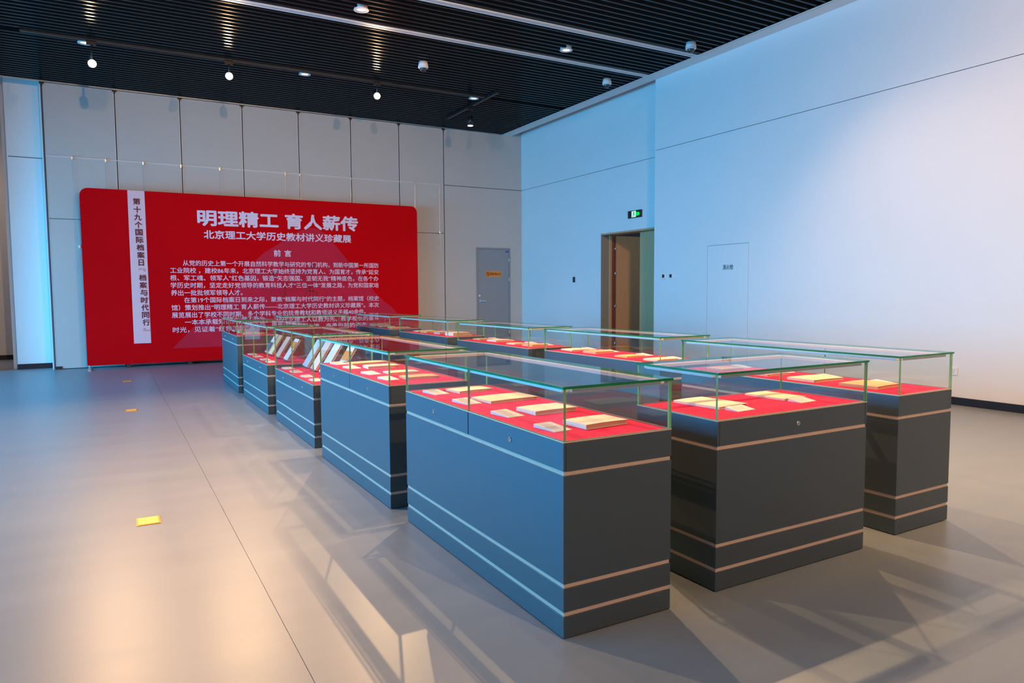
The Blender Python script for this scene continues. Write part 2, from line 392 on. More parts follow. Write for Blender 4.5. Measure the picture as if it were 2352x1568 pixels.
ds = thing('door_sign', 'small orange warning sign with a ban symbol on the grey door', 'sign', (0, 0, 0))
bm = BM(); box(bm, 7.385, 7.775, YB+0.001, YB+0.006, 1.61, 1.745); part('sign_plate', bm, 'orange', ds)
yy = YB-0.0005
bm = BM()
for k in range(24):
    a0, a1 = 2*math.pi*k/24, 2*math.pi*(k+1)/24
    q = [(7.447+r*math.cos(a), yy, 1.678+r*math.sin(a)) for r, a in ((0.048, a0), (0.048, a1), (0.037, a1), (0.037, a0))]
    bm.faces.new([bm.verts.new(p) for p in q])
bm.faces.new([bm.verts.new((7.447+dx, yy, 1.678+dz)) for dx, dz in ((-0.031, 0.024), (-0.024, 0.031), (0.031, -0.024), (0.024, -0.031))])
cyl(bm, (7.447, yy, 1.703), (7.447, yy-0.001, 1.703), 0.009, 10); box(bm, 7.438, 7.458, yy-0.001, yy, 1.655, 1.693)
part('ban_symbol', bm, 'signred', ds)
obj('lettering', text_mesh('lettering', '配电间 禁止入内', (7.505, yy, 1.645), (1, 0, 0), (0, 0, 1), 0.255, 0.066, 'signred', 0.012), ds)

# picture rail with hanging wires on the partition boards
pr = thing('picture_rail', 'thin pale picture rail running along the tall partition boards above the red banner', 'rail')
bm = BM(); box(bm, -0.83, 6.38, YB-0.012, YB-0.002, ZS-0.007, ZS+0.007); part('rail', bm, 'railwhite', pr)
WX = [-0.457, 0.035, 0.608, 1.216, 1.868, 3.043, 3.324, 4.335, 5.712, 6.271]
WN = ['leftmost, with a loose tail', 'second from the left end', 'third from the left, above the pink banner strip',
      'fourth from the left end', 'fifth from the left, above the banner title', 'sixth from the left end',
      'seventh from the left end', 'eighth from the left end', 'ninth from the left, above the banner right end', 'rightmost, with a curled end right of the banner']
for i, x in enumerate(WX):
    t_ = thing('hanging_wire', 'thin wire hanging from the picture rail, ' + WN[i], 'wire', (x, YB-0.02, ZS), group='picture hanging wires')
    bm = BM(); box(bm, -0.012, 0.012, -0.008, 0.006, -0.045, 0.012, bev=0.002); part('hook', bm, 'alu', t_)
    bm = BM()
    if i == 0: tube(bm, [(0, 0, -0.04), (0.02, 0, -0.8), (0.06, -0.01, -1.50)], 0.0025)
    elif i == 9: tube(bm, [(0, 0, -0.04), (0.0, 0, -1.0), (0.01, -0.01, -1.3), (0.03, -0.01, -1.5), (0.06, -0.01, -1.68)], 0.0025)
    else: tube(bm, [(0, 0, -0.04), (0.0, 0, -0.85)], 0.0025)
    part('wire', bm, 'alu', t_)
    if i in (0, 9):
        z = -1.50 if i == 0 else -1.02
        bm = BM(); box(bm, (0.06 if i == 0 else 0)-0.02, (0.06 if i == 0 else 0)+0.02, -0.03, 0, z-0.03, z+0.03, bev=0.006); part('clamp', bm, 'chrome', t_)
    if i == 0:
        bm = BM(); tube(bm, [(0.06, -0.01, -1.52), (0.03, -0.01, -1.62), (0.0, -0.01, -1.75), (-0.03, -0.01, -1.92)], 0.0025); part('loose_tail', bm, 'alu', t_)

# ------------------------------------------------------------------ left recess: white column and the alcove wall behind
bm = BM(); box(bm, -1.400, -0.86, 14.66, 15.2, 0.0, 5.3)
cl = struct('wall_column', bm, 'wall', 'white column in the recess left of the partition boards')
bm = BM(); box(bm, -1.405, -0.85, 14.648, 14.66, 0, 0.09); struct('baseboard_column', bm, 'base')
bm = BM(); box(bm, -1.38, -0.87, 14.655, 14.66, ZS-0.006, ZS+0.006); part('joint', bm, 'groove', cl)
bm = BM(); box(bm, -1.475, -1.405, 14.85, 15.2, 0.0, 5.3); struct('wall_column_return', bm, 'wall')
bm = BM(); box(bm, XL, -1.0, 17.05, 17.2, 0, 5.6)
struct('wall_alcove', bm, 'wall')
bm = BM(); box(bm, XL, -1.0, 17.035, 17.05, 0, 0.09); struct('baseboard_alcove', bm, 'base')
bm = BM(); box(bm, XL, -0.86, YB+0.02, 17.2, 5.3, 5.4); struct('ceiling_alcove', bm, 'soffit')
bm = BM(); box(bm, -0.88, -0.86, 14.33, 15.2, 0, 5.3); struct('wall_return', bm, 'wall')

bm = BM(); box(bm, XL, -1.80, 14.40, 14.55, 0, 5.3); struct('alcove_daylight_block', bm, 'wall')  # unseen stub added to keep blue daylight off the alcove

# ------------------------------------------------------------------ left wall with tall windows, wall behind the camera
bm = BM()
WYS = (-1.0, 3.4, 7.6, 11.8)
edges = [Y0]
for c in WYS: edges += [c-1.6, c+1.6]
edges.append(17.2)
for a, b in zip(edges[0::2], edges[1::2]): box(bm, XL-0.2, XL, a, b, 0.3, 3.5)
box(bm, XL-0.2, XL, Y0, 17.2, 0, 0.3); box(bm, XL-0.2, XL, Y0, 17.2, 3.5, 5.4)
struct('wall_left', bm, 'wall')
for i, c in enumerate(WYS):
    bm = BM()
    for yy_ in (c-1.6, c-0.56, c+0.5, c+1.54): box(bm, XL-0.12, XL-0.06, yy_, yy_+0.06, 0.3, 3.5)
    for zz in (0.3, 3.44): box(bm, XL-0.12, XL-0.06, c-1.54, c+1.54, zz, zz+0.06)
    wo = struct('window_%d' % (i+1), bm, 'alu')
    bm = BM(); box(bm, XL-0.095, XL-0.085, c-1.54, c+1.54, 0.36, 3.44); part('pane', bm, 'glass', wo)
bm = BM(); box(bm, XL, XN, Y0-0.2, Y0, 0, 5.3); struct('wall_front', bm, 'wall')

# ------------------------------------------------------------------ things on the walls
hc = thing('hydrant_cabinet_door', 'flush white hydrant cabinet door with three small characters on the right wall', 'access door')
bm = BM(); box(bm, XN+0.001, XN+0.010, HY0+0.005, HY1-0.005, HZ0+0.005, HZ1-0.005); part('door_panel', bm, 'wall', hc)
obj('lettering', text_mesh('lettering', '消火栓', (XN-0.0005, 7.851, 1.583), (0, -1, 0), (0, 0, 1), 0.207, 0.075, 'ink', 0.015), hc)
for i, (yc, zc) in enumerate(((9.15, 1.508), (8.97, 1.508))):
    t_ = thing('thermostat', 'small white thermostat with dark screen, %s' % ('nearer the open doorway' if i == 0 else 'nearer the hydrant cabinet'), 'thermostat', (XN, yc, zc), group='thermostats beside the doorway')
    bm = BM(); box(bm, -0.014, 0, -0.048, 0.042, -0.046, 0.046, bev=0.003); part('housing', bm, 'white', t_)
    bm = BM(); box(bm, -0.0165, -0.0135, -0.012, 0.038, -0.018, 0.036); part('screen', bm, 'screen', t_)
t_ = thing('card_reader', 'small black card reader on the wall left of the doorway', 'card reader', (XR, 12.16, 1.513))
bm = BM(); box(bm, -0.018, 0, -0.033, 0.033, -0.055, 0.055, bev=0.004); part('housing', bm, 'black', t_)
bm = BM(); box(bm, -0.020, -0.0175, -0.02, 0.02, 0.01, 0.04); part('reader_window', bm, 'screen', t_)
t_ = thing('wall_socket', 'white wall socket low on the right wall behind the front right case', 'socket', (XN, 4.42, 0.369))
bm = BM(); box(bm, -0.010, 0, -0.043, 0.043, -0.043, 0.043, bev=0.003); part('cover_plate', bm, 'white', t_)
bm = BM()
for a, b in ((-0.012, 0.012), (0.012, 0.012), (0, -0.014)): box(bm, -0.0112, -0.0098, a-0.0025, a+0.0025, b-0.006, b+0.006)
part('slots', bm, 'ink', t_)
# exit sign
ex = thing('exit_sign', 'lit green running man exit sign above the open doorway', 'sign', (XR, 10.21, 2.655))
bm = BM(); box(bm, -0.03, -0.001, -0.185, 0.185, -0.066, 0.066, bev=0.003); part('housing', bm, 'black', ex)
bm = BM(); box(bm, -0.0325, -0.031, -0.045, 0.075, -0.054, 0.054); part('pictogram_panel', bm, 'exitw', ex)
bm = BM()
def pf(pts, x=-0.0335):
    bm.faces.new([bm.verts.new((x, -a, b)) for a, b in pts])
c = -0.015
pf([(c+0.012*math.cos(k*math.pi/5), 0.035+0.011*math.sin(k*math.pi/5)) for k in range(10)])
pf([(c-0.010, 0.022), (c+0.014, 0.022), (c+0.008, -0.010), (c-0.012, -0.010)])
pf([(c-0.012, -0.008), (c+0.0, -0.008), (c-0.020, -0.046), (c-0.032, -0.046)])
pf([(c-0.002, -0.008), (c+0.010, -0.008), (c+0.030, -0.030), (c+0.020, -0.036)])
pf([(c+0.012, 0.020), (c+0.016, 0.012), (c+0.034, 0.002), (c+0.034, 0.010)])
part('running_man', bm, 'exitd', ex)
bm = BM(); pf([(0.055, 0.028), (0.130, 0.028), (0.150, 0.0), (0.130, -0.034), (0.055, -0.034)], -0.0325); part('arrow_panel', bm, 'exitg', ex)
obj('lettering', text_mesh('lettering', '安全出口', (-0.0335, -0.062, 0.002), (0, -1, 0), (0, 0, 1), 0.072, 0.020, 'exitd', 0.0), ex)
obj('lettering', text_mesh('lettering', 'EXIT', (-0.0335, -0.066, -0.026), (0, -1, 0), (0, 0, 1), 0.064, 0.018, 'exitd', 0.0), ex)

# ------------------------------------------------------------------ ceiling fittings
def ring(bm, r0, r1, z, seg=28):
    for k in range(seg):
        a, b = 2*math.pi*k/seg, 2*math.pi*(k+1)/seg
        bm.faces.new([bm.verts.new((r*math.cos(t), r*math.sin(t), z)) for r, t in ((r0, a), (r0, b), (r1, b), (r1, a))])
DL = [((-0.157, 11.86), 'beside the leftmost bright spotlight'), ((2.881, 11.86), 'between the two right bright spotlights'), ((2.875, 8.88), 'between the two pale ceiling rails, left one'),
      ((5.95, 8.90), 'between the two pale ceiling rails, right one'), ((5.917, 11.87), 'beside the short black track near the corner')]
for (x, y), s in DL:
    t_ = thing('downlight', 'round white downlight in the slats, ' + s, 'downlight', (x, y, ZC), group='round white downlights in the slatted ceiling')
    bm = BM(); cyl(bm, (0, 0, -0.012), (0, 0, 0.10), 0.085, 28, 0.085, caps=False); ring(bm, 0.062, 0.095, -0.012); part('trim_ring', bm, 'white', t_)
    bm = BM(); cyl(bm, (0, 0, -0.006), (0, 0, 0.0), 0.062, 24); part('diffuser', bm, 'downlight', t_)
DM = [((4.33, 10.406), 'in mid ceiling right of the third bright spotlight'), ((7.341, 7.799), 'at the soffit end of the nearer pale rail'), ((7.347, 9.774), 'at the soffit end of the farther pale rail')]
for (x, y), s in DM:
    t_ = thing('dome_camera', 'white dome security camera ' + s, 'camera', (x, y, ZC), group='white dome cameras on the ceiling')
    bm = BM(); cyl(bm, (0, 0, -0.002), (0, 0, -0.085), 0.066, 28, 0.078); cyl(bm, (0, 0, -0.085), (0, 0, -0.10), 0.078, 28, 0.068); part('housing', bm, 'white', t_)
    bm = BM(); bmesh.ops.create_uvsphere(bm, u_segments=20, v_segments=12, radius=0.052, matrix=Matrix.Translation((0, 0, -0.10)))
    for f in bm.faces: f.smooth = True
    part('dome', bm, 'smoke', t_)
lt = thing('lighting_track', 'long black lighting track on the ceiling carrying the bright spotlights', 'track')
bm = BM(); box(bm, -0.9, 6.05, 11.66, 11.74, ZC-0.02, ZC+0.03); part('track_bar', bm, 'black', lt)
lt = thing('lighting_track', 'short black lighting track crossing near the far ceiling corner', 'track')
bm = BM(); box(bm, 6.06, 6.12, 11.25, 13.40, ZC-0.035, ZC+0.02); part('track_bar', bm, 'black', lt)
def spotlight(i, loc, tgt, energy, col, ang):
    names = ['leftmost and brightest', 'second from the left', 'third from the left, beside the dome camera', 'dark one pointing down from the short track']
    where = ['over the left row middle', 'over the aisle between the rows', 'right of the right row', 'over the camera right', 'added over the camera, first aimed at the banner', 'added second, aimed at the banner',
             'above the top right edge of the photo', 'added out of view to wash the right wall', 'added behind the camera for fill', 'added to warm the left alcove']
    lab = ('black cylindrical track spotlight, ' + names[i]) if i < 4 else 'black ceiling spotlight ' + where[i-4]
    t_ = thing('track_spotlight', lab, 'spotlight', loc, group='black track spotlights')
    d = (Vector(tgt)-Vector(loc)).normalized()
    dz = ZC - loc[2] - (0.037 if i == 3 else 0.022)
    back = -d*0.16
    bm = BM(); cyl(bm, (0, 0, 0.02), (0, 0, dz), 0.012 if i < 3 else 0.015, 10); box(bm, -0.06, 0.06, -0.018, 0.018, dz-0.05, dz, bev=0.004)
    part('stem', bm, 'black', t_)
    bm = BM(); cyl(bm, back, Vector((0, 0, 0)), 0.052, 24); part('head', bm, 'black', t_)
    bm = BM(); cyl(bm, (0, 0, 0), d*0.012, 0.054, 24, caps=False); part('bezel', bm, 'alu' if i != 3 else 'white', t_)
    bm = BM(); cyl(bm, d*0.002, d*(0.008 if i != 3 else 0.014), 0.050, 24); part('lens', bm, 'lens' if i != 3 else 'lensdim', t_)
    s = spot('spot_lamp', Vector(loc)+d*0.05, tgt, energy, col, ang)
for i, a in enumerate(SPOTS): spotlight(i, *a)

# ------------------------------------------------------------------ floor socket covers
for i, (x, y, s) in enumerate(((0.142, 4.41, 'nearest of the three in a line'), (0.160, 8.78, 'middle one of the three in a line'), (0.180, 11.80, 'farthest one, in front of the banner'))):
    t_ = thing('floor_socket', 'rectangular brass floor socket cover, ' + s, 'floor socket', (x, y, 0), group='brass floor socket covers')
    bm = BM(); box(bm, -0.060, 0.060, -0.075, 0.075, 0, 0.003); part('rim', bm, 'brass2', t_)
    bm = BM(); box(bm, -0.050, 0.050, -0.064, 0.064, 0.003, 0.0045); part('flap', bm, 'brass', t_)

# ------------------------------------------------------------------ banner
YBN = 14.0
bn = thing('banner_stand', 'wide red fabric banner with white Chinese text before the partition boards', 'banner', (0, 0, 0))
X0, X1, Z0, Z1 = -0.368, 5.640, 0.060, 3.048
def rrect(bm, x0, x1, z0, z1, ya, yb, r, seg=8, bot=True):
    pts = []
    for cx, cz, a0, rad in ((x1-r, z1-r, 0, r), (x0+r, z1-r, 90, r), (x0+0.03, z0+0.03, 180, 0.03), (x1-0.03, z0+0.03, 270, 0.03)):
        for k in range(seg+1):
            a = R(a0+90*k/seg); pts.append((cx+rad*math.cos(a), cz+rad*math.sin(a)))
    F = [bm.verts.new((x, ya, z)) for x, z in pts]; B = [bm.verts.new((x, yb, z)) for x, z in pts]
    bm.faces.new(F); bm.faces.new(B[::-1]); n = len(pts)
    for k in range(n): f = bm.faces.new((F[k], B[k], B[(k+1) % n], F[(k+1) % n])); f.smooth = True
bm = BM(); rrect(bm, X0, X1, Z0, Z1, YBN, YBN+0.06, 0.13); part('fabric', bm, 'banner', bn)
for x in (-0.33, 5.60):
    bm = BM(); box(bm, x-0.025, x+0.025, YBN-0.36, YBN+0.25, 0.0, 0.022, bev=0.004); cyl(bm, (x, YBN+0.03, 0.02), (x, YBN+0.03, 0.08), 0.018, 12); part('foot', bm, 'alu', bn)
for x in (0.25, 1.22, 2.5, 3.8):
    bm = BM(); box(bm, x-0.035, x+0.035, YBN-0.01, YBN+0.20, 0.0, 0.058, bev=0.003); part('foot', bm, 'black', bn)
YP = YBN-0.0015
def flat(name, pts, mat, y, parent=bn):
    bm = BM(); bm.faces.new([bm.verts.new((x, y, z)) for x, z in pts])
    me = mesh(name, bm, mat)
    return obj(name, me, parent)
mt_pts = [(0.95, 0.30), (1.381, 0.754), (1.65, 0.93), (1.872, 1.142), (2.12, 1.50), (2.31, 1.784), (2.55, 2.02), (2.832, 2.201), (3.05, 2.36), (3.20, 2.44), (3.327, 2.497), (3.42, 2.523), (3.511, 2.521), (3.60, 2.49),
          (3.703, 2.435), (3.92, 2.20), (4.165, 1.894), (4.427, 1.655), (4.55, 1.48), (4.691, 1.287), (4.86, 1.12), (5.056, 0.973), (5.30, 0.70), (5.524, 0.465), (5.60, 0.30)]
flat('mountain_print', mt_pts, 'mountain', YP)
# brush lettering strokes over the mountain
def stroke(pts, wd):
    bm_ = BM()
    P = [Vector((x, z)) for x, z in pts]; Lf = []; Rt = []
    for i, p in enumerate(P):
        t = (P[min(i+1, len(P)-1)]-P[max(i-1, 0)]).normalized(); nrm = Vector((-t.y, t.x)); ww = wd*(0.4+0.6*math.sin(math.pi*(i+0.6)/(len(P)+0.2)))
        Lf.append(bm_.verts.new((p.x+nrm.x*ww, YP-0.001, p.y+nrm.y*ww))); Rt.append(bm_.verts.new((p.x-nrm.x*ww, YP-0.001, p.y-nrm.y*ww)))
    for i in range(len(P)-1): bm_.faces.new((Lf[i], Lf[i+1], Rt[i+1], Rt[i]))
    part('brush_stroke', bm_, 'callig', bn)
for ox, oz, S_ in ((2.90, 1.80, 1), (3.45, 1.78, 1), (2.72, 1.62, 0.8), (3.35, 1.55, 0.9)):
    stroke([(ox-0.10*S_, oz+0.02), (ox, oz+0.04), (ox+0.12*S_, oz+0.07)], 0.010)
    stroke([(ox+0.03, oz+0.08), (ox, oz), (ox-0.08*S_, oz-0.10*S_), (ox-0.16*S_, oz-0.14*S_)], 0.012)
    stroke([(ox, oz+0.01), (ox+0.06*S_, oz-0.05), (ox+0.16*S_, oz-0.09*S_)], 0.010)
for ox, oz in ((2.93, 1.30),):
    stroke([(ox-0.10, oz+0.02), (ox-0.08, oz-0.04)], 0.010); stroke([(ox+0.11, oz+0.07), (ox+0.09, oz)], 0.010)
    stroke([(ox, oz+0.10), (ox, oz), (ox-0.05, oz-0.13), (ox-0.12, oz-0.22)], 0.012); stroke([(ox, oz-0.03), (ox+0.05, oz-0.12), (ox+0.13, oz-0.17)], 0.010)
ox, oz = 3.42, 1.30
stroke([(ox-0.12, oz+0.05), (ox-0.02, oz+0.08), (ox+0.10, oz+0.09)], 0.010); stroke([(ox-0.10, oz), (ox-0.12, oz-0.10), (ox-0.04, oz-0.16), (ox+0.10, oz-0.12), (ox+0.11, oz-0.01), (ox, oz+0.02), (ox-0.10, oz)], 0.011)
stroke([(ox-0.02, oz+0.08), (ox-0.03, oz-0.12)], 0.009); stroke([(ox+0.04, oz+0.08), (ox+0.03, oz-0.11)], 0.009)
for ox, oz in ((3.30, 0.98), (3.05, 1.08), (2.85, 0.85), (3.4, 0.78)):
    stroke([(ox-0.10, oz), (ox, oz+0.05), (ox+0.08, oz+0.02)], 0.010); stroke([(ox, oz+0.06), (ox-0.02, oz-0.05), (ox+0.06, oz-0.10)], 0.011)
flat('pink_strip', [(0.345, 0.412), (0.611, 0.412), (0.600, 3.046), (0.340, 3.046)], 'bannerstrip', YP)
YT = YBN-0.0035
def line(body, x0, x1, z0, h, mat='text', bold=0.0, name='text_line'):
    return obj(name, text_mesh(name, body, (x0, YT, z0), (1, 0, 0), (0, 0, 1), x1-x0, h, mat, bold), bn)
for k, ch in enumerate('第十九个国际档案日﹃档案与时代同行﹄'):
    zc = 2.862 - k*0.1300 - (0.008 if k else 0)
    w_, h_ = 0.108, 0.104
    if ch in '﹃﹄': obj('strip_character', text_mesh('strip_character', ch, (0.425+k*0.0045, YT, zc-0.02), (1, 0, 0), (0, 0, 1), 0.10, 0.05, 'callig', 0), bn)
    elif ch == '十': obj('strip_character', text_mesh('strip_character', ch, (0.421+k*0.0045, YT, zc-h_/2), (1, 0, 0), (0, 0, 1), w_, h_, 'textdark', 0.032), bn)
    elif ch == '日': obj('strip_character', text_mesh('strip_character', ch, (0.432+k*0.0045, YT, zc-h_/2), (1, 0, 0), (0, 0, 1), 0.078, h_, 'textdark', 0.032), bn)
    else: obj('strip_character', text_mesh('strip_character', ch, (0.421+k*0.0045, YT, zc-h_/2), (1, 0, 0), (0, 0, 1), w_, h_, 'textdark', 0.032), bn)
line('明理精工 育人薪传', 1.438, 4.368, 2.495, 0.275, bold=0.036, name='title')
line('北京理工大学历史教材讲义珍藏展', 1.530, 4.228, 2.262, 0.150, bold=0.024, name='subtitle')
line('前', 2.739, 2.862, 1.965, 0.120, bold=0.022, name='heading')
line('言', 2.935, 3.061, 1.965, 0.120, bold=0.022, name='heading')
LINES = [('从党的历史上第一个开展自然科学教学与研究的专门机构，到新中国第一所国防', 1.166, 4.784),
         ('工业院校 ，建校86年来，北京理工大学始终坚持为党育人、为国育才，传承“延安', 0.958, 4.782),
         ('根、军工魂、领军人”红色基因，锻造“矢志强国、坚韧无我”精神底色，在各个办', 0.954, 4.779),
         ('学历史时期，坚定走好党领导的教育科技人才“三位一体”发展之路，为党和国家培', 0.956, 4.779),
         ('养出一批批领军领导人才。', 0.959, 2.156),
         ('在第19个国际档案日到来之际，聚焦“档案与时代同行”的主题，档案馆（校史', 1.165, 4.780),
         ('馆）策划推出“明理精工 育人薪传——北京理工大学历史教材讲义珍藏展”。本次', 0.956, 4.777),
         ('展览展出了学校不同时期、多个学科专业的珍贵教材和教师讲义手稿40余件。', 0.958, 4.501),
         ('一本本承载知识的教材讲义，一代代北理工人以教为先、教学相长的奋斗', 1.165, 4.772),
         ('时光，见证着“红色国防”基因赓续，正以矢志一流、奋勇向前的姿态', 0.963, 4.514)]
for k, (s, a, b) in enumerate(LINES):
    line(s, a, b, 1.766-k*0.1322, 0.102, bold=0.008)

# ------------------------------------------------------------------ display cases
HL = 0.929; GT = 0.010
def pane(bm, x0, x1, y0, y1, z0, z1, thin):
    fs = box(bm, x0, x1, y0, y1, z0, z1)
    for f in fs:
        f.normal_update(); n_ = [abs(c_) for c_ in f.normal]
        f.material_index = 0 if n_[thin] > 0.5 else 1
CACHE = {}
def case_meshes(L, W, deck, doors):
    key = (L, W, deck, doors)
    if key in CACHE: return CACHE[key]
    P = []   # (name, mesh, sub-parts, label)
    g = deck-0.107
    def add(name, bm, *mats, sub=None, label=None): P.append((name, mesh(name, bm, *mats), sub or [], label))
    b = 0.0015
    bm = BM(); box(bm, 0.0, L, 0.0, W, 0.004, 0.0845, bev=b); add('plinth', bm, 'paint')
    bm = BM(); box(bm, 0.0, L, 0.0, W, 0.1015, 0.190, bev=b); add('lower_band', bm, 'paint')
    bm = BM(); box(bm, 0.0, L, 0.0, W, 0.2065, g-0.016, bev=b); add('body', bm, 'paint')
    for z0_, z1_ in ((0.0845, 0.1015), (0.190, 0.2065), (g-0.016, g)):
        bm = BM(); box(bm, 0.004, L-0.004, 0.004, W-0.004, z0_, z1_); add('metal_strip', bm, 'strip')
    if doors == 2:
        bm = BM(); box(bm, L/2-0.008, L/2+0.008, 0.0112, 0.0119, g+0.001, deck-0.004); add('gap_shade', bm, 'void')  # black strip stands in for shade in the gap between doors
    bm = BM(); box(bm, 0.0, L, 0.012, W, g, deck-0.003, bev=b)
    if doors == 1: box(bm, 0, 0.012, 0, 0.0119, g, deck-0.003); box(bm, L-0.010, L, 0, 0.0119, g, deck-0.003)
    add('fascia_frame', bm, 'paint')
    segs = [(0.0, L/2-0.0035), (L/2+0.0035, L)] if doors == 2 else [(0.0145, L-0.012)]
    for a, c_ in segs:
        bm = BM(); box(bm, a, c_, 0.0, 0.011, g+0.001, deck-0.004, bev=b); dm = mesh('fascia_door', bm, 'paint')
        bm = BM(); xc = (a+c_)/2; zk = deck-0.057
        cyl(bm, (xc, 0.001, zk), (xc, -0.004, zk), 0.0115, 20, 0.0095); lk = mesh('lock', bm, 'chrome')
        bm = BM(); box(bm, xc-0.0012, xc+0.0012, -0.0046, -0.0039, zk-0.005, zk+0.005); kh = mesh('keyhole', bm, 'black')
        P.append(('fascia_door', dm, [('lock', lk), ('keyhole', kh)], None))
    bm = BM(); box(bm, 0.006, L-0.006, 0.006, W-0.006, deck-0.003, deck); add('deck_cloth', bm, 'cloth')
    bm = BM()
    for q in ((0, L, 0, 0.006), (0, L, W-0.006, W), (0, 0.006, 0.006, W-0.006), (L-0.006, L, 0.006, W-0.006)): box(bm, *q, deck-0.003, deck+0.002)
    add('deck_trim', bm, 'trim')
    zb, zt = deck+0.002, HL-GT
    i_ = 0.001
    for a, c_ in ([(i_, L/2-0.001), (L/2+0.001, L-i_)] if doors == 2 else [(i_, L-i_)]):
        bm = BM(); pane(bm, a, c_, i_, i_+GT, zb, zt, 1); add('glass_pane', bm, 'glass', 'edge')
    bm = BM(); pane(bm, i_, L-i_, W-i_-GT, W-i_, zb, zt, 1); add('glass_pane', bm, 'glass', 'edge')
    for a in (i_, L-i_-GT):
        bm = BM(); pane(bm, a, a+GT, i_+GT+0.0005, W-i_-GT-0.0005, zb, zt, 0); add('glass_pane', bm, 'glass', 'edge')
    bm = BM(); pane(bm, -0.004, L+0.004, -0.004, W+0.004, zt+0.0003, HL, 2); add('glass_lid', bm, 'glass', 'edgel')
    for q in ((0.03, L-0.03, 0.0125, 0.042), (0.03, L-0.03, W-0.042, W-0.0125), (0.0125, 0.042, 0.045, W-0.045), (L-0.042, L-0.0125, 0.045, W-0.045)):
        bm = BM(); box(bm, *q, zt-0.015, zt, bev=0.002); add('light_strip', bm, 'white')
    CACHE[key] = P
    return P
def make_case(loc, rz, L, W, deck, doors, label):
    t_ = thing('display_case', label, 'display case', (loc[0], loc[1], 0), rz, 'glass topped display cases')
    for name, me, sub, lab in case_meshes(L, W, deck, doors):
        o = obj(name, me, t_, label=lab)
        for sn, sm in sub: obj(sn, sm, o)
    return t_
# near-left corner x, y, rotation, length, width, side
CS = {'1a': (1.394, 2.104, -0.137, 1.570, 0.507, 'L'), '1b': (1.389, 3.924, -0.063, 1.555, 0.506, 'L'), '1c': (1.414, 5.806, -0.229, 1.555, 0.507, 'L'),
      '1d': (1.407, 7.712, 0.125, 1.555, 0.502, 'L'), '1e': (1.392, 9.591, -0.791, 1.555, 0.485, 'L'),
      '2a': (2.173, 2.128, 0.467, 0.999, 0.512, 'N'), '2b': (2.222, 10.927, 0.405, 1.014, 0.503, 'F'),
      '3a': (3.485, 2.172, 1.03, 1.557, 0.488, 'R'), '3b': (3.516, 4.024, 0.956, 1.561, 0.504, 'R'), '3c': (3.452, 5.815, 0.424, 1.56, 0.502, 'R'),
      '3d': (3.536, 7.863, 1.082, 1.562, 0.507, 'R'), '3e': (3.577, 10.032, 0.447, 1.56, 0.507, 'R')}
CL = {'1a': 'dark lacquered glass display case at the front of the left row, long side lit blue',
      '1b': 'dark lacquered glass display case second from the front in the left row',
      '1c': 'display case with a deep glass box, third in the left row',
      '1d': 'deep glass display case fourth in the left row, behind another deep one',
      '1e': 'farthest display case of the left row, just in front of the red banner',
      '2a': 'short display case facing the camera, standing between the two rows at the front',
      '2b': 'short display case between the two rows at the far end, before the banner text',
      '3a': 'display case at the front of the right row, nearest the right edge of the photo',
      '3b': 'display case second from the front in the right row, before the doorway',
      '3c': 'display case third from the front in the right row',
      '3d': 'display case fourth from the front in the right row, below the grey door',
      '3e': 'farthest display case of the right row, overlapping the banner right end'}
def rel(k, a, b):
    x, y, ro, L, W, s = CS[k]; c_, s_ = math.cos(R(ro)), math.sin(R(ro))
    return (x+a*c_-b*s_, y+a*s_+b*c_)
DECK = {k: 0.728 for k in CS}; DECK['1c'] = DECK['1d'] = 0.52
for k, (x, y, ro, L, W, s) in CS.items():
    if s == 'L': p = rel(k, 0, L); rz = R(ro-90)
    elif s == 'R': p = rel(k, W, 0); rz = R(ro+90)
    elif s == 'N': p = (x, y); rz = R(ro)
    else: p = rel(k, L, W); rz = R(ro+180)
    make_case(p, rz, L, W, DECK[k], 1 if s in 'NF' else 2, CL[k])

# ------------------------------------------------------------------ books and caption cards
def paper(name, c): return pmat(name, c, 0.7, noise=0.10, nscale=7)
BC = {'cream': paper('cream_cover', (0.86, 0.74, 0.52)), 'ivory': paper('ivory_cover', (0.90, 0.82, 0.66)), 'tan': paper('tan_cover', (0.66, 0.46, 0.24)),
      'ochre': paper('ochre_cover', (0.72, 0.50, 0.20)), 'pinkish': paper('pinkish_cover', (0.78, 0.50, 0.42)), 'white': paper('white_cover', (0.80, 0.76, 0.72)),
      'grey blue': paper('greyblue_cover', (0.42, 0.48, 0.54)), 'brown': paper('brown_cover', (0.45, 0.27, 0.16)), 'yellow': paper('yellow_cover', (0.85, 0.66, 0.28))}
M['pages'] = pmat('page_edges', (0.52, 0.34, 0.24), 0.8, noise=0.25, nscale=40, stretch=(0.3, 0.3, 12))
M['darkpic'] = pmat('cover_picture', (0.10, 0.10, 0.14), 0.5, noise=0.6, nscale=30)
M['orangepic'] = pmat('cover_orange', (0.80, 0.30, 0.05), 0.6)
BCACHE = {}
